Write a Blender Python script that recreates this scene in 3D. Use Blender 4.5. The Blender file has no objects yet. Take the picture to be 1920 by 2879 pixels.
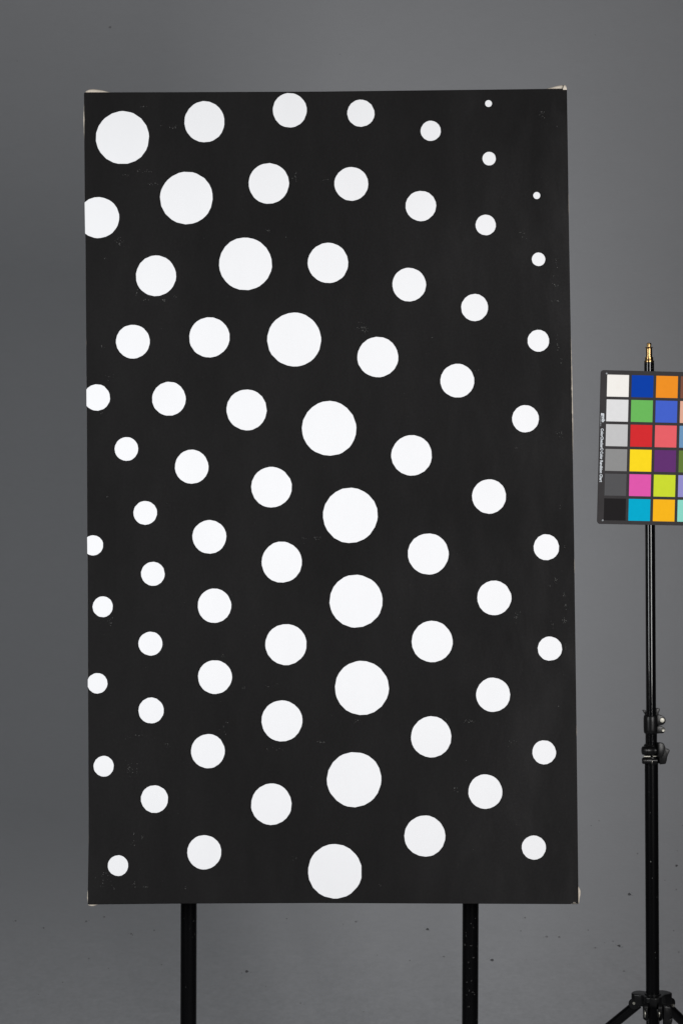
import bpy, bmesh, math, random
from mathutils import Vector, Matrix

# ---------------------------------------------------------------- camera, world, lamps, exposure
scene = bpy.context.scene
COL = scene.collection
CAM_Z = 1.6
cam_data = bpy.data.cameras.new("camera")
cam_data.sensor_fit = 'VERTICAL'
cam_data.sensor_height = 36.0
cam_data.lens = 36.0 / 2 / 0.2666
cam_data.clip_start = 0.05
cam_data.clip_end = 100
cam = bpy.data.objects.new("camera", cam_data)
cam.location = (0, 0, CAM_Z)
cam.rotation_euler = (math.radians(90), 0, 0)
COL.objects.link(cam)
scene.camera = cam

world = bpy.data.worlds.new("World")
scene.world = world
world.use_nodes = True
world.node_tree.nodes["Background"].inputs["Color"].default_value = (0.9, 0.95, 1.0, 1)
world.node_tree.nodes["Background"].inputs["Strength"].default_value = 0.004


def soft_lamp(name, loc, target, w, h, watts, colour, spread=math.pi):
    d = bpy.data.lights.new(name, 'AREA')
    d.shape = 'RECTANGLE'
    d.size = w
    d.size_y = h
    d.energy = watts
    d.color = colour
    d.spread = spread
    o = bpy.data.objects.new(name, d)
    o.location = loc
    v = Vector(target) - Vector(loc)
    o.rotation_euler = v.to_track_quat('-Z', 'Y').to_euler()
    COL.objects.link(o)
    return o


soft_lamp("softbox_lamp", (-1.62, 1.80, 1.755), (0.30, 3.6, 1.68), 0.50, 1.36, 34.4, (0.97, 0.99, 1.0))
soft_lamp("softbox_lamp", (1.09, 1.28, 1.755), (-0.30, 3.6, 1.68), 0.54, 1.36, 48.3, (1.0, 0.985, 0.975))

scene.view_settings.view_transform = 'Standard'
scene.view_settings.look = 'None'
scene.view_settings.exposure = 0.0
scene.view_settings.gamma = 1.0
scene.view_settings.use_curve_mapping = False

rnd = random.Random(7)
MM = 0.001
pi = math.pi


# ---------------------------------------------------------------- helpers
def link(name, me, parent=None):
    o = bpy.data.objects.new(name, me)
    COL.objects.link(o)
    if parent is not None:
        o.parent = parent
    return o


def mesh_obj(name, bm, mats, parent=None, smooth=False, angle=None):
    bmesh.ops.recalc_face_normals(bm, faces=bm.faces)
    me = bpy.data.meshes.new(name)
    bm.to_mesh(me)
    bm.free()
    for m in (mats if isinstance(mats, (list, tuple)) else [mats]):
        me.materials.append(m)
    if smooth:
        me.shade_smooth()
        if angle is not None:
            me.set_sharp_from_angle(angle=math.radians(angle))
    return link(name, me, parent)


def empty(name, loc, label=None, category=None, rot=(0, 0, 0)):
    o = bpy.data.objects.new(name, None)
    o.empty_display_size = 0.05
    o.location = loc
    o.rotation_euler = rot
    COL.objects.link(o)
    if label:
        o["label"] = label
    if category:
        o["category"] = category
    return o


def frame(d):
    d = Vector(d).normalized()
    a = Vector((0, 0, 1)) if abs(d.z) < 0.9 else Vector((0, 1, 0))
    u = d.cross(a).normalized()
    return u, d.cross(u).normalized()


def tube(bm, p, q, r0, r1=None, n=28, cap=True):
    """solid round bar from p to q"""
    r1 = r0 if r1 is None else r1
    p, q = Vector(p), Vector(q)
    u, v = frame(q - p)
    A = [bm.verts.new(p + (u * math.cos(2 * pi * i / n) + v * math.sin(2 * pi * i / n)) * r0) for i in range(n)]
    B = [bm.verts.new(q + (u * math.cos(2 * pi * i / n) + v * math.sin(2 * pi * i / n)) * r1) for i in range(n)]
    for i in range(n):
        j = (i + 1) % n
        bm.faces.new((A[i], A[j], B[j], B[i]))
    if cap:
        bm.faces.new(A)
        bm.faces.new(B)


def lathe(bm, prof, n=36, centre=(0, 0), axis='z', origin=(0, 0, 0)):
    """prof: list of (radius, height along the axis); closed at both ends"""
    rings = []
    ox, oy, oz = origin
    for r, h in prof:
        ring = []
        for i in range(n):
            a = 2 * pi * i / n
            c, s = r * math.cos(a), r * math.sin(a)
            if axis == 'z':
                co = (ox + centre[0] + c, oy + centre[1] + s, oz + h)
            elif axis == 'x':
                co = (ox + h, oy + c, oz + s)
            else:
                co = (ox + c, oy + h, oz + s)
            ring.append(bm.verts.new(co))
        rings.append(ring)
    for a, b in zip(rings, rings[1:]):
        for i in range(n):
            j = (i + 1) % n
            bm.faces.new((a[i], a[j], b[j], b[i]))
    bm.faces.new(rings[0])
    bm.faces.new(rings[-1])


def prism(bm, pts, y0, y1, bevel=0.0, seg=2):
    """outline in x, z pushed from depth y0 to y1"""
    A = [bm.verts.new((x, y0, z)) for x, z in pts]
    B = [bm.verts.new((x, y1, z)) for x, z in pts]
    f = [bm.faces.new(A), bm.faces.new(B)]
    n = len(pts)
    for i in range(n):
        j = (i + 1) % n
        f.append(bm.faces.new((A[i], A[j], B[j], B[i])))
    if bevel:
        es = set()
        for x in f:
            es.update(x.edges)
        bmesh.ops.recalc_face_normals(bm, faces=f)
        bmesh.ops.bevel(bm, geom=list(es), offset=bevel, segments=seg, affect='EDGES', profile=0.6)


def vprism(bm, pts, z0, z1, bevel=0.0, seg=2):
    """outline in x, y pushed from height z0 to z1"""
    A = [bm.verts.new((x, y, z0)) for x, y in pts]
    B = [bm.verts.new((x, y, z1)) for x, y in pts]
    f = [bm.faces.new(A), bm.faces.new(B)]
    n = len(pts)
    for i in range(n):
        j = (i + 1) % n
        f.append(bm.faces.new((A[i], A[j], B[j], B[i])))
    if bevel:
        es = set()
        for x in f:
            es.update(x.edges)
        bmesh.ops.recalc_face_normals(bm, faces=f)
        bmesh.ops.bevel(bm, geom=list(es), offset=bevel, segments=seg, affect='EDGES', profile=0.6)


def box(bm, x0, x1, y0, y1, z0, z1, bevel=0.0):
    prism(bm, [(x0, z0), (x1, z0), (x1, z1), (x0, z1)], y0, y1, bevel)


def round_rect(x0, x1, z0, z1, r, n=6):
    pts = []
    for cx, cz, a0 in ((x1 - r, z1 - r, 0), (x0 + r, z1 - r, 90), (x0 + r, z0 + r, 180), (x1 - r, z0 + r, 270)):
        for k in range(n + 1):
            a = math.radians(a0 + 90 * k / n)
            pts.append((cx + r * math.cos(a), cz + r * math.sin(a)))
    return pts


# ---------------------------------------------------------------- materials
def srgb(c):
    return tuple(((x / 255 / 12.92) if x / 255 <= 0.04045 else ((x / 255 + 0.055) / 1.055) ** 2.4) for x in c)


class Mat:
    def __init__(self, name, base, rough=0.5, spec=0.5, metal=0.0):
        m = bpy.data.materials.new(name)
        m.use_nodes = True
        self.m = m
        self.nt = m.node_tree
        self.b = self.nt.nodes["Principled BSDF"]
        self.b.inputs["Base Color"].default_value = (*base, 1)
        self.b.inputs["Roughness"].default_value = rough
        self.b.inputs["Specular IOR Level"].default_value = spec
        self.b.inputs["Metallic"].default_value = metal
        self.tc = None

    def n(self, kind, **kw):
        x = self.nt.nodes.new(kind)
        for k, v in kw.items():
            if k in x.inputs:
                x.inputs[k].default_value = v
            else:
                setattr(x, k, v)
        return x

    def l(self, a, b):
        self.nt.links.new(a, b)

    def coord(self, scale=(1, 1, 1)):
        if self.tc is None:
            self.tc = self.n("ShaderNodeTexCoord")
        mp = self.n("ShaderNodeMapping")
        mp.inputs["Scale"].default_value = scale
        self.l(self.tc.outputs["Object"], mp.inputs["Vector"])
        return mp.outputs["Vector"]

    def noise(self, scale, detail=4, rough=0.55, stretch=(1, 1, 1), dist=0.0):
        x = self.n("ShaderNodeTexNoise")
        x.inputs["Scale"].default_value = scale
        x.inputs["Detail"].default_value = detail
        x.inputs["Roughness"].default_value = rough
        x.inputs["Distortion"].default_value = dist
        self.l(self.coord(stretch), x.inputs["Vector"])
        return x.outputs["Fac"]

    def remap(self, sock, a, b, lo, hi):
        x = self.n("ShaderNodeMapRange")
        x.inputs["From Min"].default_value = a
        x.inputs["From Max"].default_value = b
        x.inputs["To Min"].default_value = lo
        x.inputs["To Max"].default_value = hi
        self.l(sock, x.inputs["Value"])
        return x.outputs["Result"]

    def math(self, op, a, b):
        x = self.n("ShaderNodeMath")
        x.operation = op
        for i, s in enumerate((a, b)):
            if isinstance(s, (int, float)):
                x.inputs[i].default_value = s
            else:
                self.l(s, x.inputs[i])
        return x.outputs[0]

    def mix(self, fac, a, b):
        x = self.n("ShaderNodeMix")
        x.data_type = 'RGBA'
        for i, s in ((0, fac), (6, a), (7, b)):
            if isinstance(s, (int, float)):
                x.inputs[i].default_value = s
            elif isinstance(s, tuple):
                x.inputs[i].default_value = (*s, 1)
            else:
                self.l(s, x.inputs[i])
        return x.outputs[2]

    def scaled(self, col, sock):
        """colour times a factor"""
        x = self.n("ShaderNodeVectorMath")
        x.operation = 'SCALE'
        if isinstance(col, tuple):
            x.inputs[0].default_value = col
        else:
            self.l(col, x.inputs[0])
        self.l(sock, x.inputs["Scale"])
        return x.outputs[0]

    def colour(self, sock):
        self.l(sock, self.b.inputs["Base Color"])

    def roughness(self, sock):
        self.l(sock, self.b.inputs["Roughness"])

    def bump(self, sock, dist, strength=1.0):
        x = self.n("ShaderNodeBump")
        x.inputs["Distance"].default_value = dist
        x.inputs["Strength"].default_value = strength
        self.l(sock, x.inputs["Height"])
        self.l(x.outputs["Normal"], self.b.inputs["Normal"])


# grey painted studio backdrop: fine plaster-like grain, rougher and blotched where it is walked on
BD = Mat("backdrop_paint", (0.452, 0.459, 0.479), 0.78, 0.25)
_z = BD.n("ShaderNodeSeparateXYZ")
BD.l(BD.coord(), _z.inputs[0])
_low = BD.remap(_z.outputs["Z"], 0.50, 0.26, 0.0, 1.0)
_big = BD.remap(BD.noise(0.55, 3), 0.3, 0.7, 0.965, 1.035)
_mid = BD.remap(BD.noise(7, 5, 0.6, (1, 1, 2.2)), 0.3, 0.7, 0.99, 1.01)
_fine = BD.noise(95, 5, 0.7, (0.6, 0.6, 1.5))
_finef = BD.math('ADD', 1.0, BD.math('MULTIPLY', BD.math('SUBTRACT', _fine, 0.5), BD.math('ADD', 0.06, BD.math('MULTIPLY', _low, 0.30))))
_blot = BD.noise(22, 6, 0.7, (0.7, 0.7, 1.6))
_blotf = BD.math('ADD', 1.0, BD.math('MULTIPLY', BD.math('SUBTRACT', _blot, 0.5), BD.math('ADD', 0.03, BD.math('MULTIPLY', _low, 0.22))))
_f = BD.math('MULTIPLY', BD.math('MULTIPLY', _big, _mid), BD.math('MULTIPLY', _finef, _blotf))
BD.colour(BD.scaled((0.452, 0.459, 0.479), _f))
BD.bump(BD.math('ADD', _fine, _blot), 0.0012, 0.35)

SPECK = Mat("dark_grit", (0.14, 0.14, 0.145), 0.8, 0.2)
SCUFF = Mat("grey_scuff", (0.3, 0.3, 0.31), 0.8, 0.2)

# black paint on canvas: uneven matt coat, weave, faint brushed patches
BK = Mat("black_paint", (0.0102, 0.0098, 0.0100), 0.72, 0.08)
_n1 = BK.remap(BK.noise(3.2, 5, 0.6, (1.6, 1, 0.7)), 0.35, 0.7, 0.85, 1.28)
_n2 = BK.remap(BK.noise(240, 3, 0.7), 0.3, 0.7, 0.86, 1.14)
_n3 = BK.remap(BK.noise(38, 4, 0.65, (1.5, 1, 0.6)), 0.3, 0.7, 0.95, 1.05)
_sx = BK.n("ShaderNodeSeparateXYZ")
BK.l(BK.coord(), _sx.inputs[0])
_right = BK.remap(_sx.outputs["X"], 0.05, 0.42, 0.0, 1.0)
_patch = BK.remap(BK.noise(5.5, 5, 0.62, (2.4, 1, 0.8), 0.6), 0.46, 0.66, 0.0, 1.0)     # brushed-out patches, with sheen towards one side put into the colour
_sh = BK.math('ADD', 1.0, BK.math('MULTIPLY', _right, BK.math('ADD', 0.08, BK.math('MULTIPLY', _patch, 0.42))))
BK.colour(BK.scaled((0.0102, 0.0098, 0.0100), BK.math('MULTIPLY', BK.math('MULTIPLY', _n1, _n2), BK.math('MULTIPLY', _n3, _sh))))
BK.roughness(BK.remap(BK.noise(4.5, 4, 0.6, (2.2, 1, 0.5)), 0.3, 0.75, 0.78, 0.66))
_weave = BK.math('ADD', BK.noise(900, 2, 0.5, (1, 1, 0.35)), BK.noise(900, 2, 0.5, (0.35, 1, 1)))
BK.bump(_weave, 0.0002, 0.5)

WH = Mat("white_paint", (0.86, 0.86, 0.87), 0.6, 0.3)
WH.colour(WH.scaled((0.842, 0.845, 0.864), WH.remap(WH.noise(14, 4, 0.6, (1, 1, 0.4)), 0.3, 0.7, 0.985, 1.012)))
WH.bump(WH.noise(900, 2, 0.5), 0.0001, 0.4)

RAW = Mat("raw_canvas", (0.7, 0.61, 0.51), 0.9, 0.1)
RAW.colour(RAW.scaled((0.76, 0.68, 0.58), RAW.remap(RAW.noise(160, 5, 0.7), 0.3, 0.75, 0.8, 1.08)))
RAW.bump(RAW.noise(1400, 2, 0.5), 0.0003, 0.6)
CHIP = Mat("bare_primer_speck", (0.13, 0.13, 0.125), 0.8, 0.2)
WOOD = Mat("pine_wood", (0.5, 0.33, 0.18), 0.7, 0.3)
WOOD.colour(WOOD.mix(WOOD.noise(14, 5, 0.6, (1, 1, 0.08)), (0.42, 0.26, 0.13), (0.6, 0.42, 0.25)))

POLE = Mat("black_powder_coat", (0.0018, 0.0018, 0.0021), 0.24, 0.12)
_sc = POLE.remap(POLE.noise(60, 6, 0.75, (1, 1, 0.55), 1.2), 0.68, 0.85, 0.0, 1.0)
POLE.colour(POLE.mix(_sc, (0.0022, 0.0022, 0.0025), (0.03, 0.031, 0.032)))
POLEC = Mat("scratch_mark", (0.05, 0.05, 0.048), 0.7, 0.2)

STAND = Mat("black_gloss_enamel", (0.0026, 0.0026, 0.003), 0.10, 0.38)
STAND.roughness(STAND.remap(STAND.noise(20, 4, 0.6, (1, 1, 0.2)), 0.3, 0.7, 0.07, 0.15))
PLAST = Mat("black_moulded_plastic", (0.0035, 0.0035, 0.0038), 0.32, 0.22)
PLAST.bump(PLAST.noise(700, 3, 0.6), 0.0002, 0.4)
STEEL = Mat("zinc_bolt", (0.34, 0.33, 0.29), 0.5, 0.5, 1.0)
STEEL.roughness(STEEL.remap(STEEL.noise(200, 3, 0.6), 0.3, 0.7, 0.42, 0.6))
BRASS = Mat("turned_brass", (0.62, 0.40, 0.16), 0.24, 0.5, 1.0)
BRASS.colour(BRASS.mix(BRASS.remap(BRASS.noise(300, 4, 0.6, (1, 1, 3)), 0.35, 0.7, 0, 1), (0.46, 0.30, 0.13), (0.22, 0.13, 0.05)))
RUBBER = Mat("black_rubber", (0.01, 0.01, 0.01), 0.85, 0.3)

BOARD = Mat("chart_board", (0.033, 0.031, 0.032), 0.62, 0.12)
BOARD.colour(BOARD.scaled((0.0285, 0.026, 0.0273), BOARD.remap(BOARD.noise(45, 5, 0.6), 0.3, 0.7, 0.92, 1.1)))
PRINT = Mat("white_print", (0.6, 0.64, 0.68), 0.6, 0.3)

# ---------------------------------------------------------------- measured tables (millimetres on the canvas; metres in the room)
OUTLINE= [(-476.3, 1490.5), (-475.0, 1492.4), (-302.9, 1492.8), (-39.5, 1494.0), (235.0, 1497.2), (415.3, 1499.4), (417.0, 1497.8), (418.3, 1370.9), (419.4, 1252.1), (422.0, 1050.7), (424.4, 877.3), (424.8, 813.8), (426.6, 655.4), (427.1, 570.6), (428.8, 389.0), (430.2, 200.6), (430.7, 116.0), (431.5, 0.2), (430.7, -1.0), (-38.9, 1.0), (-291.7, 0.0), (-460.5, -1.7), (-461.8, -0.5), (-462.0, 22.1), (-460.9, 116.0), (-461.1, 169.3), (-463.0, 357.5), (-464.9, 609.7), (-466.2, 687.0), (-467.8, 877.3), (-469.8, 1029.0), (-472.0, 1210.5), (-474.0, 1306.8)]
DOTS= [(-404.4, 1407.5, 49.4, 49.2), (-253.1, 1437.1, 37.2, 38.3), (-95.6, 1458.6, 31.4, 32.2), (-285.9, 1295.2, 48.6, 48.9), (-134.1, 1322.2, 37.3, 37.7), (-448.2, 1258.7, 38.1, 38.3), (-341.8, 1150.6, 37.1, 37.7), (-177.0, 1172.7, 48.8, 48.9), (-24.7, 1174.5, 37.3, 37.3), (35.8, 1453.1, 25.2, 25.4), (164.8, 1420.2, 18.7, 18.8), (271.7, 1471.2, 6.4, 6.4), (272.6, 1368.4, 12.4, 12.7), (18.2, 1321.4, 31.2, 31.4), (146.4, 1280.3, 28.2, 28.2), (265.9, 1244.9, 18.8, 19.1), (360.2, 1299.7, 6.5, 6.6), (363.1, 1181.2, 12.4, 12.6), (124.6, 1134.2, 31.0, 31.2), (245.1, 1091.8, 24.8, 25.2), (-383.7, 1028.7, 31.1, 31.4), (-243.0, 1036.6, 37.2, 37.3), (-87.0, 1032.4, 49.6, 49.8), (-449.6, 925.4, 24.4, 24.5), (-317.0, 923.0, 31.1, 31.3), (-174.2, 902.6, 37.1, 37.7), (-22.6, 868.3, 50.0, 50.4), (-394.8, 830.5, 21.7, 21.8), (-274.9, 797.8, 30.9, 31.3), (-128.4, 760.2, 37.2, 37.4), (-359.8, 712.9, 21.7, 21.9), (-242.1, 668.9, 31.0, 31.0), (-455.1, 653.3, 18.5, 18.5), (-345.3, 601.1, 21.8, 22.0), (-109.4, 622.4, 37.0, 37.6), (16.1, 708.4, 50.2, 50.8), (66.8, 1000.1, 37.5, 37.5), (213.0, 956.4, 31.1, 31.4), (362.2, 1030.3, 20.0, 20.3), (337.9, 886.2, 24.7, 25.1), (128.7, 818.7, 37.4, 37.3), (270.7, 743.1, 31.2, 31.7), (158.9, 637.6, 37.6, 37.6), (375.3, 649.8, 23.4, 23.9), (-437.0, 540.7, 18.6, 19.1), (-232.4, 542.6, 30.8, 31.4), (-349.4, 473.2, 21.9, 21.9), (-101.5, 471.6, 37.7, 37.7), (-446.2, 400.8, 18.7, 18.7), (-231.2, 412.2, 31.1, 30.8), (-347.7, 351.2, 23.2, 23.6), (-108.8, 332.2, 37.2, 37.6), (-243.6, 277.1, 30.9, 31.1), (-433.9, 249.6, 18.4, 19.0), (-341.0, 189.9, 24.9, 25.1), (-127.8, 180.5, 37.1, 37.6), (26.6, 551.0, 48.4, 48.6), (279.6, 557.0, 31.4, 31.6), (165.7, 477.0, 37.4, 38.0), (381.0, 464.1, 22.3, 22.2), (37.1, 392.3, 49.1, 49.6), (277.0, 379.8, 31.2, 31.1), (163.8, 303.1, 36.7, 37.7), (369.8, 274.9, 21.6, 22.0), (23.1, 225.5, 49.8, 50.0), (262.2, 203.4, 31.0, 31.3), (-406.9, 69.1, 18.6, 18.9), (-249.9, 93.4, 31.0, 31.1), (-11.9, 58.7, 49.1, 49.5), (151.9, 122.7, 37.3, 37.5), (350.4, 101.9, 22.0, 22.0)]
CHIPS= [(-364.8, 1464.7, 7.9, 1.6, 6), (-308.8, 1425.5, 7.9, 3.8, 12), (-334.3, 1429.3, 4.7, 1.9, 3), (-373.9, 1346.7, 4.7, 1.9, 4), (-399.3, 1338.7, 5.7, 2.5, 9), (-356.3, 1341.9, 9.5, 3.2, 9), (-346.7, 1321.1, 9.5, 1.9, 10), (-85.4, 1335.5, 3.8, 9.5, 12), (-136.3, 1236.1, 5.7, 4.7, 9), (-408.3, 1213.7, 6.9, 7.9, 16), (-435.9, 1183.0, 2.5, 1.3, 4), (-361.8, 1105.6, 4.7, 2.5, 5), (-325.2, 1105.6, 4.7, 1.9, 8), (-104.4, 1224.2, 1.9, 1.9, 2), (-377.7, 1120.9, 4.7, 9.5, 5), (-307.8, 1111.3, 3.2, 6.3, 4), (370.5, 1452.8, 4.7, 7.9, 14), (334.6, 1229.7, 5.7, 6.9, 10), (398.2, 1428.1, 1.3, 1.3, 2), (396.5, 1178.5, 2.5, 7.9, 9), (390.0, 1149.7, 1.3, 6.3, 4), (394.7, 1132.1, 2.5, 3.2, 6), (394.6, 1104.3, 8.8, 1.9, 9), (40.1, 1053.9, 8.8, 6.3, 16), (-28.3, 1329.1, 6.3, 1.3, 4), (-429.5, 961.7, 5.7, 6.3, 7), (-40.5, 666.4, 6.3, 3.8, 10), (-72.1, 666.4, 7.9, 1.3, 5), (-440.8, 1015.8, 2.5, 4.7, 3), (-430.1, 743.1, 1.6, 1.6, 2), (-440.3, 895.8, 2.5, 0.9, 3), (40.1, 1054.1, 8.8, 9.5, 14), (397.4, 1023.8, 1.9, 12.6, 9), (403.6, 993.5, 3.8, 4.7, 7), (401.5, 859.9, 6.3, 7.9, 12), (320.5, 834.4, 2.5, 2.5, 5), (167.2, 1035.9, 1.9, 1.3, 3), (246.4, 975.4, 4.7, 1.3, 3), (402.5, 721.8, 1.9, 7.9, 3), (408.5, 652.2, 1.3, 4.7, 4), (-422.7, 515.0, 4.7, 11.0, 12), (-217.2, 448.8, 2.5, 5.7, 6), (-179.2, 392.1, 4.7, 1.6, 5), (-128.7, 394.6, 11.0, 1.3, 6), (-116.1, 400.0, 3.2, 1.3, 3), (-210.6, 329.8, 4.7, 1.6, 4), (-383.9, 304.1, 18.9, 3.2, 9), (-316.1, 289.0, 4.4, 3.8, 6), (-383.7, 244.5, 7.9, 8.8, 12), (-38.8, 294.7, 7.9, 1.9, 6), (-122.3, 280.5, 12.6, 3.2, 6), (-216.9, 319.8, 6.3, 9.5, 5), (392.4, 588.2, 3.8, 4.4, 12), (381.3, 579.4, 2.5, 1.3, 4), (407.2, 562.3, 1.9, 3.2, 7), (410.2, 540.2, 1.6, 4.7, 8), (407.9, 515.0, 2.5, 4.4, 14), (385.8, 509.3, 3.2, 4.4, 8), (321.1, 522.9, 5.7, 6.3, 14), (410.5, 466.1, 1.6, 5.0, 7), (235.3, 331.7, 9.5, 3.2, 12), (25.6, 332.4, 5.7, 5.0, 8), (315.6, 294.7, 12.6, 7.9, 7), (192.7, 335.5, 7.9, 3.2, 5), (397.5, 357.5, 1.3, 1.3, 2), (-34.3, 293.7, 4.7, 1.3, 5), (227.2, 261.1, 1.6, 0.9, 2), (-361.1, 120.5, 4.7, 4.7, 6), (-376.9, 125.2, 2.5, 3.8, 3), (-433.1, 40.8, 9.5, 12.6, 16), (-376.5, 36.1, 3.2, 4.7, 6), (-359.2, 30.5, 4.7, 1.3, 7), (-283.2, 29.9, 1.3, 1.9, 3), (-380.0, 109.5, 4.7, 4.7, 4), (-84.3, 83.0, 4.7, 3.8, 5), (-366.3, 63.3, 0.9, 0.9, 1), (-380.5, 244.2, 7.9, 6.3, 9), (-415.8, 28.3, 3.2, 3.2, 4), (71.1, 33.0, 4.7, 1.6, 4), (240.8, 28.3, 1.3, 1.3, 1), (239.4, 98.6, 1.3, 1.3, 1), (211.3, 201.9, 0.9, 0.9, 1), (205.1, 208.8, 4.7, 4.7, 5)]
SPECKS= [(-0.263, 5.343, 0.321, 9), (-0.926, 5.465, 0.436, 5), (-0.844, 5.449, 0.419, 5), (-0.725, 5.464, 0.435, 6), (-0.595, 5.435, 0.405, 5), (-0.59, 5.433, 0.403, 4), (-0.156, 5.47, 0.441, 4), (0.041, 5.463, 0.434, 6), (0.243, 5.446, 0.416, 7), (0.522, 5.472, 0.443, 5), (0.579, 5.429, 0.399, 6), (0.614, 5.428, 0.398, 6), (0.78, 5.407, 0.378, 7), (0.42, 5.372, 0.346, 8), (0.286, 5.38, 0.354, 5), (-0.77, 5.314, 0.298, 4), (0.765, 5.418, 0.388, 4), (0.005, 5.457, 0.428, 3), (-0.53, 5.444, 0.414, 4), (-0.675, 5.474, 0.445, 5), (-0.209, 5.302, 0.289, 3), (0.1, 5.384, 0.357, 3), (0.19, 5.371, 0.345, 4), (0.507, 5.442, 0.412, 4), (0.884, 5.446, 0.416, 3), (-0.831, 5.28, 0.273, 3), (-0.706, 5.375, 0.349, 4), (-0.501, 5.359, 0.336, 4), (-0.648, 5.35, 0.328, 3), (-0.112, 5.256, 0.255, 4), (0.314, 5.205, 0.221, 3), (0.713, 5.402, 0.373, 5), (0.06, 5.231, 0.238, 3), (1.002, 5.649, 0.677, 3), (0.972, 5.579, 0.572, 7), (0.963, 5.532, 0.512, 4), (0.827, 5.523, 0.5, 8), (0.978, 5.606, 0.61, 3), (0.733, 5.649, 0.677, 3), (0.757, 5.657, 0.69, 3), (0.945, 5.391, 0.364, 4), (0.781, 5.406, 0.378, 7), (0.74, 5.414, 0.385, 3), (0.698, 5.444, 0.414, 4), (0.94, 5.443, 0.413, 4), (0.784, 5.343, 0.322, 5), (0.933, 5.551, 0.535, 3), (0.862, 5.601, 0.603, 4), (-0.704, 5.85, 3.076, 7), (-0.273, 5.85, 3.056, 2), (0.771, 5.85, 3.053, 3), (-0.005, 5.85, 2.994, 3), (-0.986, 5.85, 2.973, 3), (0.897, 5.85, 3.036, 2), (-0.913, 5.85, 3.011, 2), (-0.907, 5.85, 2.151, 2), (0.738, 5.85, 1.727, 2)]
CHART_GAIN = 0.885

# ---------------------------------------------------------------- the grey cove
def cove_profile():
    pts = [(-1.2, 0.0), (2.0, 0.0), (3.6, 0.0)]
    R = 1.4
    for k in range(0, 33):
        a = (pi / 2) * k / 32
        pts.append((4.45 + R * math.sin(a), R - R * math.cos(a)))
    pts += [(5.85, 2.6), (5.85, 4.4)]
    return pts


bm = bmesh.new()
prof = cove_profile()
xs = [-4.5, -2, -0.6, 0.6, 2, 4.5]
grid = [[bm.verts.new((x, y, z)) for x in xs] for y, z in prof]
for a, b in zip(grid, grid[1:]):
    for i in range(len(xs) - 1):
        bm.faces.new((a[i], a[i + 1], b[i + 1], b[i]))
me = bpy.data.meshes.new("backdrop")
bm.to_mesh(me)
bm.free()
me.materials.append(BD.m)
me.shade_smooth()
backdrop = link("backdrop", me)
backdrop["kind"] = "structure"
backdrop["label"] = "seamless grey painted studio backdrop curving from wall to floor"


def cove_frame(p):
    x, y, z = p
    if z >= 1.4 - 1e-3:
        n = Vector((0, -1, 0))
    else:
        n = Vector((0, 4.45 - y, 1.4 - z)).normalized() if y > 4.45 else Vector((0, 0, 1))
    u = Vector((1, 0, 0))
    return n, u, n.cross(u).normalized()


def fleck(bm, c, n, u, v, ru, rv, mat=0, k=9, lift=0.0012):
    ring = []
    a0 = rnd.random() * 6
    for i in range(k):
        a = 2 * pi * i / k
        s = 0.62 + 0.5 * rnd.random()
        ring.append(bm.verts.new(c + n * lift + (u * math.cos(a + a0) * ru + v * math.sin(a + a0) * rv) * s))
    top = bm.verts.new(c + n * (lift + min(ru, rv) * 0.3))
    for i in range(k):
        f = bm.faces.new((ring[i], ring[(i + 1) % k], top))
        f.material_index = mat


bm = bmesh.new()
for x, y, z, r in SPECKS:
    c = Vector((x, y, z))
    n, u, v = cove_frame(c)
    s = r * 0.00052
    fleck(bm, c, n, u, v, s * 1.25, s * (0.9 if z > 1.3 else 1.2), 0 if r >= 7 and z < 1.3 else 1)
    if r >= 5 and z < 1.3:
        for _ in range(3):
            c2 = c + u * rnd.uniform(-3.5, 3.5) * s + v * rnd.uniform(-1.5, 1.5) * s
            fleck(bm, c2, n, u, v, s * 0.35, s * 0.3, 1)
for _ in range(30):     # fine scatter low on the cove
    y = rnd.uniform(5.1, 5.75)
    z = 1.4 - math.sqrt(1.96 - (y - 4.45) ** 2)
    c = Vector((rnd.uniform(-1.3, 1.3), y, z))
    n, u, v = cove_frame(c)
    s = rnd.uniform(0.0005, 0.0012)
    fleck(bm, c, n, u, v, s * rnd.uniform(1, 2), s, 1, 7)
o = mesh_obj("dirt_speck", bm, [SPECK.m, SCUFF.m], backdrop)
o["kind"] = "stuff"

# ---------------------------------------------------------------- the painting
TILT = math.radians(2.15)
PZ = 1.6 - (2541 - 1439.5) * (0.5332 / 2879) * 3.5
painting = empty("painting", (0, 3.5, PZ),
                 "tall black canvas painted with white dots, mounted upright on two black poles", "painting",
                 (-TILT, 0, 0))
OUT = [(x * MM, w * MM) for x, w in OUTLINE]


def poly_inset(pts, d):
    area = sum(a[0] * b[1] - b[0] * a[1] for a, b in zip(pts, pts[1:] + pts[:1]))
    sgn = 1 if area > 0 else -1
    res = []
    n = len(pts)
    for i in range(n):
        p, q, r = Vector(pts[i - 1]), Vector(pts[i]), Vector(pts[(i + 1) % n])
        e1, e2 = (q - p).normalized(), (r - q).normalized()
        n1, n2 = Vector((-e1.y, e1.x)) * sgn, Vector((-e2.y, e2.x)) * sgn
        m = (n1 + n2).normalized()
        res.append(tuple(q + m * d))
    return res


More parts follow.
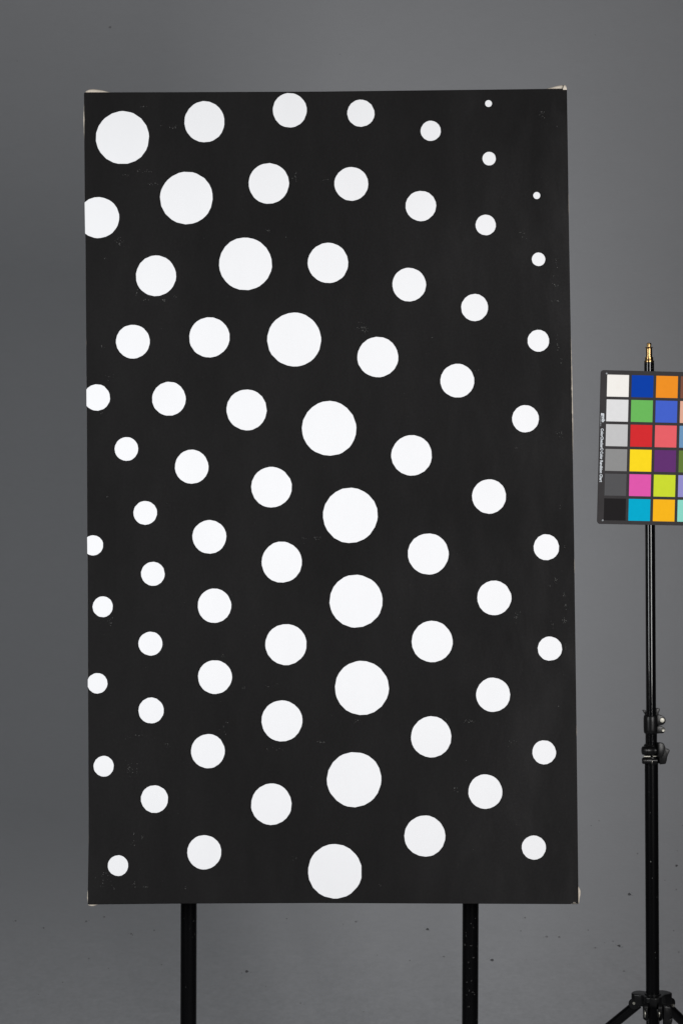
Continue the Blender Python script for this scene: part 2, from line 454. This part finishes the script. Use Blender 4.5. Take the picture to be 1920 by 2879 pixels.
# painted front with a softly turned edge, raw canvas sides folded back over the bars
bm = bmesh.new()
loops = []
for d, y in ((0.0016, 0.0), (0.0007, 0.00035), (0.0002, 0.0009), (0.0, 0.0018), (0.0004, 0.006), (0.0008, 0.022)):
    loops.append([bm.verts.new((x, y, w)) for x, w in poly_inset(OUT, d)])
bm.faces.new(loops[0])
for k, (a, b) in enumerate(zip(loops, loops[1:])):
    for i in range(len(a)):
        j = (i + 1) % len(a)
        f = bm.faces.new((a[i], a[j], b[j], b[i]))
        f.material_index = 1 if k >= 4 else 0
inner = [bm.verts.new((x, 0.022, w)) for x, w in poly_inset(OUT, 0.03)]
for i in range(len(inner)):
    j = (i + 1) % len(inner)
    f = bm.faces.new((loops[-1][i], loops[-1][j], inner[j], inner[i]))
    f.material_index = 1
mesh_obj("canvas", bm, [BK.m, RAW.m], painting)

# stretcher bars inside
def bar(pts):
    bm = bmesh.new()
    prism(bm, pts, 0.003, 0.0205, 0.001)
    mesh_obj("stretcher_bar", bm, WOOD.m, painting)


bar([(-0.458, 0.006), (-0.413, 0.006), (-0.424, 1.484), (-0.469, 1.484)])
bar([(0.382, 0.006), (0.427, 0.006), (0.412, 1.490), (0.367, 1.490)])
bar([(-0.4125, 0.006), (0.3815, 0.006), (0.3811, 0.051), (-0.4128, 0.051)])
bar([(-0.4235, 1.439), (0.3672, 1.443), (0.3668, 1.488), (-0.4238, 1.484)])


def left_edge(w):
    L = [p for p in OUT if p[0] < -0.4]
    L.sort(key=lambda p: p[1])
    for a, b in zip(L, L[1:]):
        if a[1] <= w <= b[1]:
            return a[0] + (b[0] - a[0]) * (w - a[1]) / (b[1] - a[1] + 1e-9)
    return L[-1][0]


def clip_left(pts):
    """keep what lies right of the canvas edge"""
    res = []
    n = len(pts)
    ins = [x >= left_edge(w) - 0.0002 for x, w in pts]
    for i in range(n):
        p, q = pts[i], pts[(i + 1) % n]
        if ins[i]:
            res.append(p)
        if ins[i] != ins[(i + 1) % n]:
            t0, t1 = 0.0, 1.0
            for _ in range(20):
                t = (t0 + t1) / 2
                x, w = p[0] + (q[0] - p[0]) * t, p[1] + (q[1] - p[1]) * t
                if (x >= left_edge(w) - 0.0002) == ins[i]:
                    t0 = t
                else:
                    t1 = t
            res.append((p[0] + (q[0] - p[0]) * t0, p[1] + (q[1] - p[1]) * t0))
    return res


for cx, cw, rx, rw in DOTS:
    # cut by hand with short straight snips
    a, pts = rnd.random(), []
    ph = [rnd.random() * 6.28 for _ in range(3)]
    step = 15.5 if rx > 30 else 19
    end = a + 2 * pi
    while a < end - math.radians(7):
        s = 1 + 0.004 * math.sin(2 * a + ph[0]) + 0.005 * math.sin(3 * a + ph[1]) + 0.003 * math.sin(5 * a + ph[2]) + rnd.uniform(-0.002, 0.004)
        pts.append(((cx + rx * s * math.cos(a)) * MM, (cw + rw * s * math.sin(a)) * MM))
        a += math.radians(rnd.uniform(0.45, 1.3) * step)
    edge = min(x - left_edge(min(w, 1.49)) for x, w in pts) < 0
    depth = 0.0001
    if edge:
        pts = clip_left(pts)
        depth = 0.005
    bm = bmesh.new()
    prism(bm, pts, -0.0002, depth)
    mesh_obj("painted_dot", bm, WH.m, painting)

# flakes where the black has rubbed through
bm = bmesh.new()
N, U, V = Vector((0, -1, 0)), Vector((1, 0, 0)), Vector((0, 0, 1))
for cx, cw, sx, sw, n in CHIPS:
    for _ in range(n):
        c = Vector(((cx + rnd.gauss(0, 1) * sx * 0.62) * MM, 0, (cw + rnd.gauss(0, 1) * sw * 0.62) * MM))
        r = rnd.choice((0.25, 0.35, 0.35, 0.5, 0.6)) * MM
        fleck(bm, c, N, U, V, r * rnd.uniform(0.8, 1.8), r, 0, 6, 0.0001)
for _ in range(260):
    c = Vector((rnd.uniform(-0.45, 0.41), 0, rnd.uniform(0.02, 1.47)))
    r = rnd.uniform(0.12, 0.28) * MM
    fleck(bm, c, N, U, V, r * rnd.uniform(0.8, 1.6), r, 0, 5, 0.0001)
o = mesh_obj("rubbed_fleck", bm, CHIP.m, painting)
o["kind"] = "stuff"


# bare canvas showing along the turned edges
def edge_strip(pts, rad, y=0.0045):
    bm = bmesh.new()
    n = 8
    rings = []
    m = len(pts)
    for k, (x, w) in enumerate(pts):
        t = k / (m - 1)
        r = rad * (0.25 + 0.75 * math.sin(pi * t)) * rnd.uniform(0.75, 1.2)
        rings.append([bm.verts.new((x + r * math.cos(2 * pi * i / n), y + 2.2 * r * math.sin(2 * pi * i / n), w)) for i in range(n)])
    for a, b in zip(rings, rings[1:]):
        for i in range(n):
            j = (i + 1) % n
            bm.faces.new((a[i], a[j], b[j], b[i]))
    bm.faces.new(rings[0])
    bm.faces.new(rings[-1])
    mesh_obj("bare_edge", bm, RAW.m, painting, True, 60)


def right_edge(w):
    L = sorted([p for p in OUT if p[0] > 0.41 and p[1] > -0.0005], key=lambda p: p[1])
    for a, b in zip(L, L[1:]):
        if a[1] <= w <= b[1]:
            return a[0] + (b[0] - a[0]) * (w - a[1]) / (b[1] - a[1] + 1e-9)
    return L[-1][0]


for w0, w1, rad in ((0.812, 1.05, 0.0019), (0.60, 0.632, 0.0012), (0.30, 0.33, 0.0009), (1.255, 1.31, 0.0010)):
    k = int((w1 - w0) / 0.006) + 3
    edge_strip([(right_edge(w0 + (w1 - w0) * i / k) - 0.0001, w0 + (w1 - w0) * i / k) for i in range(k + 1)], rad)
for w0, w1, rad in ((1.405, 1.475, 0.0018), (0.0, 0.024, 0.0018), (0.10, 0.13, 0.0006), (1.02, 1.035, 0.0007)):
    k = int((w1 - w0) / 0.006) + 3
    edge_strip([(left_edge(w0 + (w1 - w0) * i / k) + 0.0001, w0 + (w1 - w0) * i / k) for i in range(k + 1)], rad)


LIFT = 0.0016


# folded canvas corners standing proud of the edge
def fold(path, out, y0=0.003, y1=0.019):
    """path: (position along edge as (x, w), height); out: direction it bulges to"""
    bm = bmesh.new()
    ox, ow = out
    n = 12
    rings = []
    for (x, w), h in path:
        ring = []
        for i in range(n):
            a = 2 * pi * i / n
            s = math.sin(a)
            c = math.cos(a)
            yy = (y0 + y1) / 2 - (y1 - y0) / 2 * (abs(c) ** 0.7) * (1 if c > 0 else -1)
            hh = (h + LIFT) * (abs(s) ** 0.8) if s > 0 else -0.0015 * abs(s)
            ring.append(bm.verts.new((x + ox * hh, yy, w + ow * hh)))
        rings.append(ring)
    for a, b in zip(rings, rings[1:]):
        for i in range(n):
            j = (i + 1) % n
            bm.faces.new((a[i], a[j], b[j], b[i]))
    bm.faces.new(rings[0])
    bm.faces.new(rings[-1])
    mesh_obj("canvas_fold", bm, RAW.m, painting, True, 50)


c = 0.0579 * MM
fold([((-0.4745 + (x - 220) * c, 1.4920), h * c) for x, h in
      ((222, 15), (250, 55), (290, 85), (330, 103), (390, 116), (450, 120), (520, 118), (600, 110), (680, 98), (750, 82), (830, 62), (900, 40), (970, 20), (1030, 3))], (0, 1))
c = 0.0504 * MM
fold([((0.4165 - (1200 - x) * c, 1.4985 - (1200 - x) * c * 0.009), h * c) for x, h in
      ((360, 4), (440, 22), (520, 48), (600, 72), (700, 100), (800, 124), (880, 148), (960, 165), (1040, 173), (1090, 172), (1130, 160), (1160, 120), (1180, 60))], (0, 1), 0.006, 0.019)
fold([((0.4165 - (1200 - x) * c, 1.4978), h * c) for x, h in
      ((1062, 10), (1080, 60), (1095, 110), (1120, 150), (1150, 145), (1175, 110), (1192, 60), (1198, 20))], (0, 1), -0.001, 0.008)
c = 0.0331 * MM
fold([((0.4310, 0.0 + (2010 - y) * c), h * c) for y, h in
      ((2010, 15), (1930, 30), (1850, 42), (1750, 62), (1650, 85), (1550, 108), (1450, 120), (1370, 118), (1300, 100), (1240, 76), (1180, 45), (1110, 5))], (1, 0))
c = 0.0498 * MM
fold([((-0.4615 + (x - 380) * c, -0.0010), h * c) for x, h in
      ((382, 20), (410, 42), (450, 55), (500, 66), (550, 70), (600, 55), (660, 30), (720, 5))], (0, -1))
# frayed nick at the lower right corner
bm = bmesh.new()
for x, w, r in ((0.4225, 0.0026, 1.0), (0.4248, 0.0022, 0.9), (0.4236, 0.0006, 0.8), (0.4262, 0.0004, 0.8), (0.4212, 0.0008, 0.6), (0.4285, 0.0001, 0.6), (0.4190, -0.0002, 0.6)):
    fleck(bm, Vector((x, 0, w)), N, U, V, r * MM, r * 0.6 * MM, 0, 7, 0.0002)
o = mesh_obj("frayed_thread", bm, RAW.m, painting)
o["kind"] = "stuff"

# ---------------------------------------------------------------- the two upright poles
def support_pole(x_top, x_foot, label, scratches):
    foot = empty("support_pole", (x_foot, 3.602, 0), label, "pole")
    foot["group"] = "black poles holding up the painting"
    lean = (x_top - x_foot) / 2.3
    T = lambda z: lean * z
    bm = bmesh.new()
    tube(bm, (T(0.012), 0, 0.012), (T(2.31), 0, 2.31), 0.0152, n=40)
    mesh_obj("tube", bm, POLE.m, foot, True, 40)
    bm = bmesh.new()
    lathe(bm, [(0.06, 0.0), (0.062, 0.003), (0.06, 0.008), (0.024, 0.012), (0.019, 0.035), (0.0156, 0.037)], 40)
    mesh_obj("foot_flange", bm, PLAST.m, foot, True, 35)
    # hook that carries the stretcher bar, behind the canvas
    bm = bmesh.new()
    box(bm, T(2.26) - 0.012, T(2.26) + 0.012, -0.034, -0.014, 2.26, 2.30, 0.001)
    mesh_obj("hook", bm, PLAST.m, foot)
    bm = bmesh.new()
    box(bm, T(0.93) - 0.012, T(0.93) + 0.012, -0.0795, -0.0155, 0.897, 0.925, 0.001)
    mesh_obj("bracket", bm, PLAST.m, foot)
    if scratches:
        bm = bmesh.new()
        for dx, z, ln, an in scratches:
            a0 = math.asin(max(-0.95, min(0.95, dx / 0.0152)))
            for k in range(5):
                t = rnd.uniform(-0.5, 0.5)
                a = a0 + t * ln * math.cos(an) / 0.0152 + rnd.uniform(-.07, .07)
                zz = z + t * ln * math.sin(an) + rnd.uniform(-.001, .001)
                nrm = Vector((math.sin(a), -math.cos(a), 0))
                p = Vector((T(zz), 0, zz)) + nrm * 0.0152
                r = rnd.choice((0.2, 0.3, 0.4, 0.9)) * MM
                fleck(bm, p, nrm, Vector((math.cos(a), math.sin(a), 0)), Vector((0, 0, 1)), r, r, 0, 6, 0.00015)
        o = mesh_obj("scratch", bm, POLEC.m, foot)
        o["kind"] = "stuff"
    return foot


kz = lambda row: 1.6 - (2530 + row / 6.736 - 1439.5) * (0.5332 / 2879) * 3.587
kx = lambda col, cen: (col - cen) / 6.736 * (0.5332 / 2879) * 3.587
K = 0.5332 / 2879
right_marks = []
for col, row, ln, an in ((298, 447, 6, 1.0), (208, 690, 5, -1.0), (197, 640, 5, -1.5), (315, 1120, 13, 0.6), (295, 1305, 12, 0.05), (280, 865, 9, 0.02),
                         (400, 340, 5, 0.4), (350, 520, 6, -1.2), (190, 858, 2, 0), (415, 890, 2, 0), (260, 1700, 8, -0.9), (340, 1760, 6, -0.6),
                         (210, 1810, 3, 0.5), (372, 1795, 2, 1.5), (255, 2020, 3, 0), (310, 1530, 3, 1), (245, 1180, 5, -1.2), (230, 1560, 2, 0), (395, 1470, 3, .8), (420, 2290, 2, 0)):
    right_marks.append((kx(col, 298), kz(row), ln * MM, an))
left_marks = [(kx(c_, 290), kz(r_), l_ * MM, a_) for c_, r_, l_, a_ in ((320, 545, 4, -0.5), (395, 415, 7, 0), (415, 672, 3, 1.3), (375, 710, 2, 0), (250, 1650, 3, -.5), (215, 350, 3, .4))]
support_pole((537.5 - 960) * K * 3.602, (527.5 - 960) * K * 3.602, "clean black round pole below the painting, on the left side of the photo", left_marks)
support_pole((1332.0 - 960) * K * 3.602, (1316.5 - 960) * K * 3.602, "scratched black round pole below the painting, on the side nearer the colour chart", right_marks)

# ---------------------------------------------------------------- the light stand
stand = empty("light_stand", (0.5703, 3.5, 0),
              "black telescopic light stand with brass tip standing right of the painting", "light stand",
              (0, math.radians(-0.32), 0))


def part(name, bm, m, smooth=True, angle=35, parent=None):
    return mesh_obj(name, bm, m.m, parent or stand, smooth, angle)


s0, zt = 0.0579 * MM, 1.8728
prof = [(148, 880), (156, 873), (157, 835), (150, 828), (130, 824), (128, 818), (129, 722), (124, 716), (98, 714), (96, 560), (97, 436), (100, 430), (122, 418), (126, 410), (122, 403),
        (70, 400), (66, 394), (65, 352), (74, 345), (75, 332), (68, 326), (76, 320), (76, 306), (68, 301), (73, 296), (70, 284), (58, 272), (40, 267)]
bm = bmesh.new()
lathe(bm, [(r * s0, zt + (878 - row) * s0) for r, row in prof], 40)
part("brass_spigot", bm, BRASS, True, 30)
bm = bmesh.new()
lathe(bm, [(0.0086, 1.18), (0.00905, 1.1802), (0.00905, 1.1806), (0.00905, 1.8718), (0.00905, 1.8722), (0.0086, 1.8724)], 48)
up = part("upper_tube", bm, STAND)
bm = bmesh.new()
for a_, z_, r_ in ((-0.62, 1.862, 0.7), (0.55, 1.8655, 0.4), (0.5, 1.861, 0.5), (-0.7, 1.864, 0.3)):
    nn = Vector((math.sin(a_), -math.cos(a_), 0))
    fleck(bm, Vector((0, 0, z_)) + nn * 0.00905, nn, Vector((math.cos(a_), math.sin(a_), 0)), V, r_ * MM, r_ * MM, 0, 7, 0.0001)
o = mesh_obj("paint_chip", bm, CHIP.m, up)
o["kind"] = "stuff"
bm = bmesh.new()
lathe(bm, [(0.0101, 1.10), (0.0106, 1.1002), (0.0106, 1.101), (0.0106, 1.230), (0.0106, 1.2308), (0.0101, 1.231)], 48)
part("middle_tube", bm, STAND)
bm = bmesh.new()
lathe(bm, [(0.0117, 0.10), (0.0122, 0.1002), (0.0122, 0.101), (0.0122, 1.166), (0.0122, 1.1668), (0.0117, 1.167)], 48)
low = part("lower_tube", bm, POLE)
bm = bmesh.new()
for dx, z_, r_ in ((-0.004, 0.985 - 0.02, 0.9), (-0.0045, 1.054, 0.4), (0.003, 0.80, 0.5), (0.004, 0.79, 0.4), (0.007, 0.90, 0.4), (0.0008, 1.082, 0.3), (-0.0015, 0.935, .5)):
    a_ = math.asin(dx / 0.0122)
    nn = Vector((math.sin(a_), -math.cos(a_), 0))
    fleck(bm, Vector((0, 0, z_)) + nn * 0.0122, nn, Vector((math.cos(a_), math.sin(a_), 0)), V, r_ * MM, r_ * 1.6 * MM, 0, 7, 0.0001)
o = mesh_obj("paint_chip", bm, CHIP.m, low)
o["kind"] = "stuff"

# upper clamp
q = 0.0744 * MM
Q = lambda x, row: ((x - 772) * q, 1.2756 - row * q)
bm = bmesh.new()
lathe(bm, [(r * q, 1.2756 - row * q) for r, row in ((140, 1072), (165, 1060), (180, 1030), (185, 960), (186, 760), (184, 680), (176, 632), (160, 612), (130, 606))], 40)
prism(bm, [Q(*p) for p in ((880, 606), (960, 604), (1040, 625), (1092, 672), (1112, 725), (1100, 785), (1060, 830), (1010, 852), (910, 846), (860, 846))], -0.0095, 0.0095, 0.0014)
prism(bm, [Q(*p) for p in ((860, 900), (930, 872), (1005, 878), (1070, 905), (1104, 960), (1090, 1015), (1045, 1048), (900, 1056), (860, 1056))], -0.0095, 0.0095, 0.0014)
clamp = part("clamp", bm, PLAST, True, 40)
bm = bmesh.new()
prism(bm, [Q(*p) for p in ((580, 510), (610, 504), (655, 506), (655, 640), (638, 606), (612, 560))], 0.004, 0.016, 0.0006)
prism(bm, [Q(*p) for p in ((880, 510), (900, 460), (982, 454), (996, 476), (990, 505), (968, 556), (950, 640), (880, 640))], 0.002, 0.016, 0.0008)
prism(bm, [Q(*p) for p in ((640, 560), (950, 560), (940, 700), (650, 700))], 0.0098, 0.016, 0.0006)
part("wing_lever", bm, PLAST, True, 40, clamp)
for x, row, r in ((1020, 725, 62), (1046, 965, 50)):
    bm = bmesh.new()
    X, Z = Q(x, row)
    lathe(bm, [(r * q, 0.0), (r * q, -0.0012), (r * q * 0.85, -0.0020), (r * q * 0.35, -0.0022 if r > 55 else -0.0012)], 28, axis='y', origin=(X, -0.0092, Z))
    part("bolt", bm, STEEL, True, 30, clamp)

# lower clamp
bm = bmesh.new()
lathe(bm, [(r * q, 1.2756 - row * q) for r, row in ((165, 1800), (182, 1785), (188, 1760), (188, 1650), (180, 1625), (150, 1618))], 40)
lathe(bm, [(r * q, 1.2756 - row * q) for r, row in ((150, 1585), (185, 1578), (190, 1540), (190, 1400), (180, 1345), (150, 1318))], 40)
Z = 1.2756 - 1460 * q
lathe(bm, [(60 * q, (505 - 772) * q), (95 * q, (520 - 772) * q), (108 * q, (560 - 772) * q), (108 * q, (628 - 772) * q), (98 * q, (634 - 772) * q),
           (98 * q, (642 - 772) * q), (108 * q, (648 - 772) * q), (108 * q, (760 - 772) * q), (100 * q, (772 - 772) * q), (100 * q, (860 - 772) * q)], 32, axis='x', origin=(0, -0.0135, Z))
Z = 1.2756 - 1708 * q
lathe(bm, [(55 * q, (516 - 772) * q), (76 * q, (530 - 772) * q), (80 * q, (560 - 772) * q), (80 * q, (598 - 772) * q), (70 * q, (604 - 772) * q), (80 * q, (612 - 772) * q),
           (80 * q, (745 - 772) * q), (60 * q, (752 - 772) * q), (60 * q, (880 - 772) * q)], 32, axis='x', origin=(0, -0.0135, Z))
clamp = part("clamp", bm, PLAST, True, 38)
bm = bmesh.new()
prism(bm, [Q(*p) for p in ((868, 1258), (930, 1250), (1005, 1268), (1032, 1320), (1040, 1390), (1032, 1480), (1005, 1550), (960, 1600), (870, 1600))], -0.030, -0.012, 0.0016)
prism(bm, [Q(*p) for p in ((960, 1270), (1022, 1272), (1050, 1340), (1088, 1412), (1160, 1422), (1168, 1445), (1140, 1510), (1112, 1575), (1092, 1680), (1072, 1755), (1050, 1770), (925, 1782), (905, 1600), (960, 1500))], -0.026, -0.008, 0.0012)
part("wing_knob", bm, PLAST, True, 38, clamp)
bm = bmesh.new()
Z = 1.2756 - 1728 * q
lathe(bm, [(52 * q, 0), (52 * q, 0.0012), (30 * q, 0.0016)], 24, axis='x', origin=((742 - 772) * q, -0.0150, Z))
part("bolt", bm, STEEL, True, 30, clamp)
bm = bmesh.new()
box(bm, (560 - 772) * q, (720 - 772) * q, -0.0145, -0.010, 1.2756 - 1612 * q, 1.2756 - 1592 * q)
box(bm, (770 - 772) * q, (930 - 772) * q, -0.0200, -0.010, 1.2756 - 1594 * q, 1.2756 - 1584 * q)
part("washer", bm, STEEL, False, None, clamp)

# leg hub
g = 0.08267 * MM
G = lambda x, row: ((x - 893) * g, 0.77001 - row * g)
AZ = [math.radians(a) for a in (153, 33, 262)]
HZ1, HZ0 = 0.7215, 0.7005
pts = []
for a in sorted([x % (2 * pi) for x in AZ]):
    d = Vector((math.cos(a), math.sin(a)))
    e = Vector((-d.y, d.x))
    R_ = 0.036 if a < 4 else 0.027
    for t, s in ((0.016, -0.0165), (R_ - 0.006, -0.0165), (R_, -0.0125), (R_ + 0.003, -0.005), (R_ + 0.003, 0.005), (R_, 0.0125), (R_ - 0.006, 0.0165), (0.016, 0.0165)):
        p = d * t + e * s
        pts.append((p.x, p.y))
bm = bmesh.new()
vprism(bm, pts, HZ0, HZ1, 0.0022, 3)
lathe(bm, [(0.0128, HZ1 - 0.002), (0.0150, HZ1 - 0.001), (0.0150, HZ1 + 0.0015), (0.0128, HZ1 + 0.002)], 40)
lathe(bm, [(0.016, 0.675), (0.018, 0.677), (0.018, 0.702), (0.016, 0.7025)], 40)
for i, a in enumerate(AZ):      # cheeks either side of each leg
    d = Vector((math.cos(a), math.sin(a), 0))
    e = Vector((-d.y, d.x, 0))
    for s in (-0.0125, 0.0125):
        c0 = d * 0.031 + e * s + Vector((0, 0, 0.7035))
        tube(bm, c0 - e * 0.003, c0 + e * 0.003, 0.0098, n=24)
hub = part("leg_hub", bm, PLAST, True, 38)
for x, row, r in ((545, 785, 34), (1275, 860, 38)):
    X, Z = G(x, row)
    side = -1 if X < 0 else 1
    a = AZ[0] if side < 0 else AZ[1]
    d = Vector((math.cos(a), math.sin(a), 0))
    e = Vector((-d.y, d.x, 0)) * side
    c0 = d * (abs(X) / abs(d.x)) * 0.93
    e = e if e.y < 0 else -e
    p = Vector((c0.x, c0.y, Z)) + e * 0.0155
    bm = bmesh.new()
    tube(bm, p, p + e * 0.0022, r * g, r * g * 0.85, 20)
    tube(bm, p + e * 0.0022, p + e * 0.0028, r * g * 0.45, r * g * 0.3, 16)
    part("bolt", bm, STEEL, True, 30, hub)
fy = -0.044
bm = bmesh.new()
prism(bm, [(x - 0.0, z) for x, z in [G(*p) for p in ((1045, 722), (1110, 730), (1195, 752), (1212, 800), (1215, 880), (1205, 960), (1180, 1020), (1050, 1030))]], fy, fy + 0.016, 0.0014)
prism(bm, [G(*p) for p in ((1050, 1020), (1200, 1010), (1248, 980), (1240, 1060), (1222, 1140), (1208, 1185), (1190, 1198), (1050, 1198))], fy + 0.003, fy + 0.014, 0.0012)
part("wing_knob", bm, PLAST, True, 38, hub)
for x, r, x2 in ((632, 85, 655), (940, 82, 965)):
    bm = bmesh.new()
    X, Z = G(x, 905)
    lathe(bm, [(r * g * 0.6, 0.0), (r * g * 0.95, 0.0006), (r * g, 0.0012), (r * g, (x2 - x) * g)], 28, axis='x', origin=(X, -0.036, Z))
    part("washer", bm, STEEL, True, 30, hub)
for pts in (((650, 782), (702, 788), (702, 1015), (665, 1000), (650, 970)), ((896, 800), (940, 806), (946, 960), (930, 1000), (896, 1008))):
    bm = bmesh.new()
    prism(bm, [G(*p) for p in pts], -0.041, -0.026, 0.0012)
    part("front_lug", bm, PLAST, True, 38, hub)

# legs and braces
for i, a in enumerate(AZ):
    d = Vector((math.cos(a), math.sin(a), 0))
    top = d * 0.029 + Vector((0, 0, 0.700))
    foot = d * 0.80 + Vector((0, 0, 0.012))
    bm = bmesh.new()
    tube(bm, top, foot, 0.0092, n=28)
    leg = part("leg", bm, POLE)
    bm = bmesh.new()
    dr = (foot - top).normalized()
    tube(bm, foot - dr * 0.04, foot + dr * 0.008, 0.0115, 0.0105, 24)
    part("rubber_foot", bm, RUBBER, True, 35, leg)
    bm = bmesh.new()
    m = top + (foot - top) * 0.5
    tube(bm, d * 0.014 + Vector((0, 0, 0.16)), m, 0.005, n=16)
    part("leg_brace", bm, POLE)
bm = bmesh.new()
lathe(bm, [(0.0125, 0.13), (0.018, 0.132), (0.018, 0.178), (0.0125, 0.18)], 32)
part("brace_collar", bm, PLAST)

# ---------------------------------------------------------------- the colour chart
PITCH = 0.0447389
chart = empty("colour_chart", (0.56351815, 3.478, 1.71504204),
              "colour reference chart with rows of coloured squares clipped to the light stand", "colour chart")
chart.rotation_euler = (Matrix.Rotation(0.05430454, 3, 'Z') @ Matrix.Rotation(0.02375674, 3, 'X') @ Matrix.Rotation(0.02010742, 3, 'Y')).to_euler()
H = 0.4425 * PITCH
bm = bmesh.new()
prism(bm, round_rect(-0.0988, 0.0988, -0.1386, 0.1396, 0.0055), 0.0, 0.0028, 0.0003, 1)
mesh_obj("board", bm, BOARD.m, chart)
PATCH = [
    [("white", (243, 240, 235)), ("blue", (8, 63, 167)), ("orange", (240, 145, 36)), ("brown", (124, 79, 62))],
    [("light grey", (224, 224, 225)), ("green", (107, 184, 92)), ("purplish blue", (68, 98, 203)), ("skin tone", (224, 172, 150))],
    [("pale grey", (196, 196, 197)), ("red", (212, 44, 48)), ("pinkish red", (232, 97, 104)), ("sky blue", (110, 150, 188))],
    [("mid grey", (142, 142, 142)), ("yellow", (252, 219, 32)), ("dark purple", (98, 50, 112)), ("olive green", (98, 122, 58))],
    [("dark grey", (84, 84, 86)), ("magenta pink", (224, 88, 172)), ("lime green", (204, 220, 50)), ("lavender", (148, 144, 204))],
    [("black", (33, 31, 32)), ("cyan blue", (0, 170, 206)), ("amber", (249, 183, 27)), ("aqua green", (140, 216, 200))],
]
for r in range(6):
    for cc in range(4):
        nm, rgb = PATCH[r][cc]
        base = tuple(x * CHART_GAIN for x in srgb(rgb))
        m = Mat("chart_" + nm.replace(" ", "_"), base, 0.75, 0.05)
        if nm == "white":
            m.colour(m.mix(m.remap(m.noise(55, 4, 0.6), 0.52, 0.68, 0, 0.35), base, tuple(b * k for b, k in zip(base, (0.95, 0.91, 0.9)))))
        else:
            m.colour(m.scaled(base, m.remap(m.noise(120, 4, 0.6), 0.3, 0.7, 0.98, 1.02)))
        x, z = (cc - 1.5) * PITCH, (2.5 - r) * PITCH
        bm = bmesh.new()
        prism(bm, [(x - H, z - H), (x + H, z - H), (x + H, z + H), (x - H, z + H)], -0.0004, 0.0001)
        o = mesh_obj("colour_patch", bm, m.m, chart)
        o["label"] = nm + " square"


def lettering(name, body, length, height, u, w_top, bold):
    """flat print reading downwards, capitals to the right"""
    cu = bpy.data.curves.new(name, 'FONT')
    cu.body = body
    cu.size = 1.0
    cu.offset = bold
    cu.resolution_u = 3
    tmp = bpy.data.objects.new(name, cu)
    COL.objects.link(tmp)
    bpy.context.view_layer.update()
    me = bpy.data.meshes.new_from_object(tmp.evaluated_get(bpy.context.evaluated_depsgraph_get()))
    bpy.data.objects.remove(tmp)
    x = [v.co.x for v in me.vertices]
    y = [v.co.y for v in me.vertices]
    sx, sy = length / (max(x) - min(x)), height / (max(y) - min(y))
    x0, ym = min(x), (max(y) + min(y)) / 2
    for v in me.vertices:
        v.co = Vector((u + (v.co.y - ym) * sy, -0.00035, w_top - (v.co.x - x0) * sx))
    me.materials.clear()
    me.materials.append(PRINT.m)
    me.name = name
    return link(name, me, chart)


lettering("printed_logo", "gmb", 0.0164, 0.0078, -0.0930, 0.0620, 0.035)
lettering("printed_title", "ColorChecker\u00ae Color Rendition Chart", 0.0968, 0.0056, -0.0937, 0.0340, 0.03)
lettering("printed_name", "GRETAGMACBETH", 0.0192, 0.0011, -0.0968, 0.0574, 0.01)
for u, w in ((-0.0881, 0.1335), (-0.0888, -0.1319)):
    bm = bmesh.new()
    for a, b in ((0.0019, 0.00022), (0.00022, 0.0019)):
        z_ = -0.0003 if a > b else -0.00034
        vs = [bm.verts.new((u + i * a, z_, w + j * b)) for i, j in ((-1, -1), (1, -1), (1, 1), (-1, 1))]
        bm.faces.new(vs)
    mesh_obj("registration_cross", bm, PRINT.m, chart)
for z_ in (0.10, -0.02):
    bm = bmesh.new()
    box(bm, -0.014, 0.010, 0.0030, 0.0085, z_, z_ + 0.025, 0.0008)
    mesh_obj("clip", bm, PLAST.m, chart)
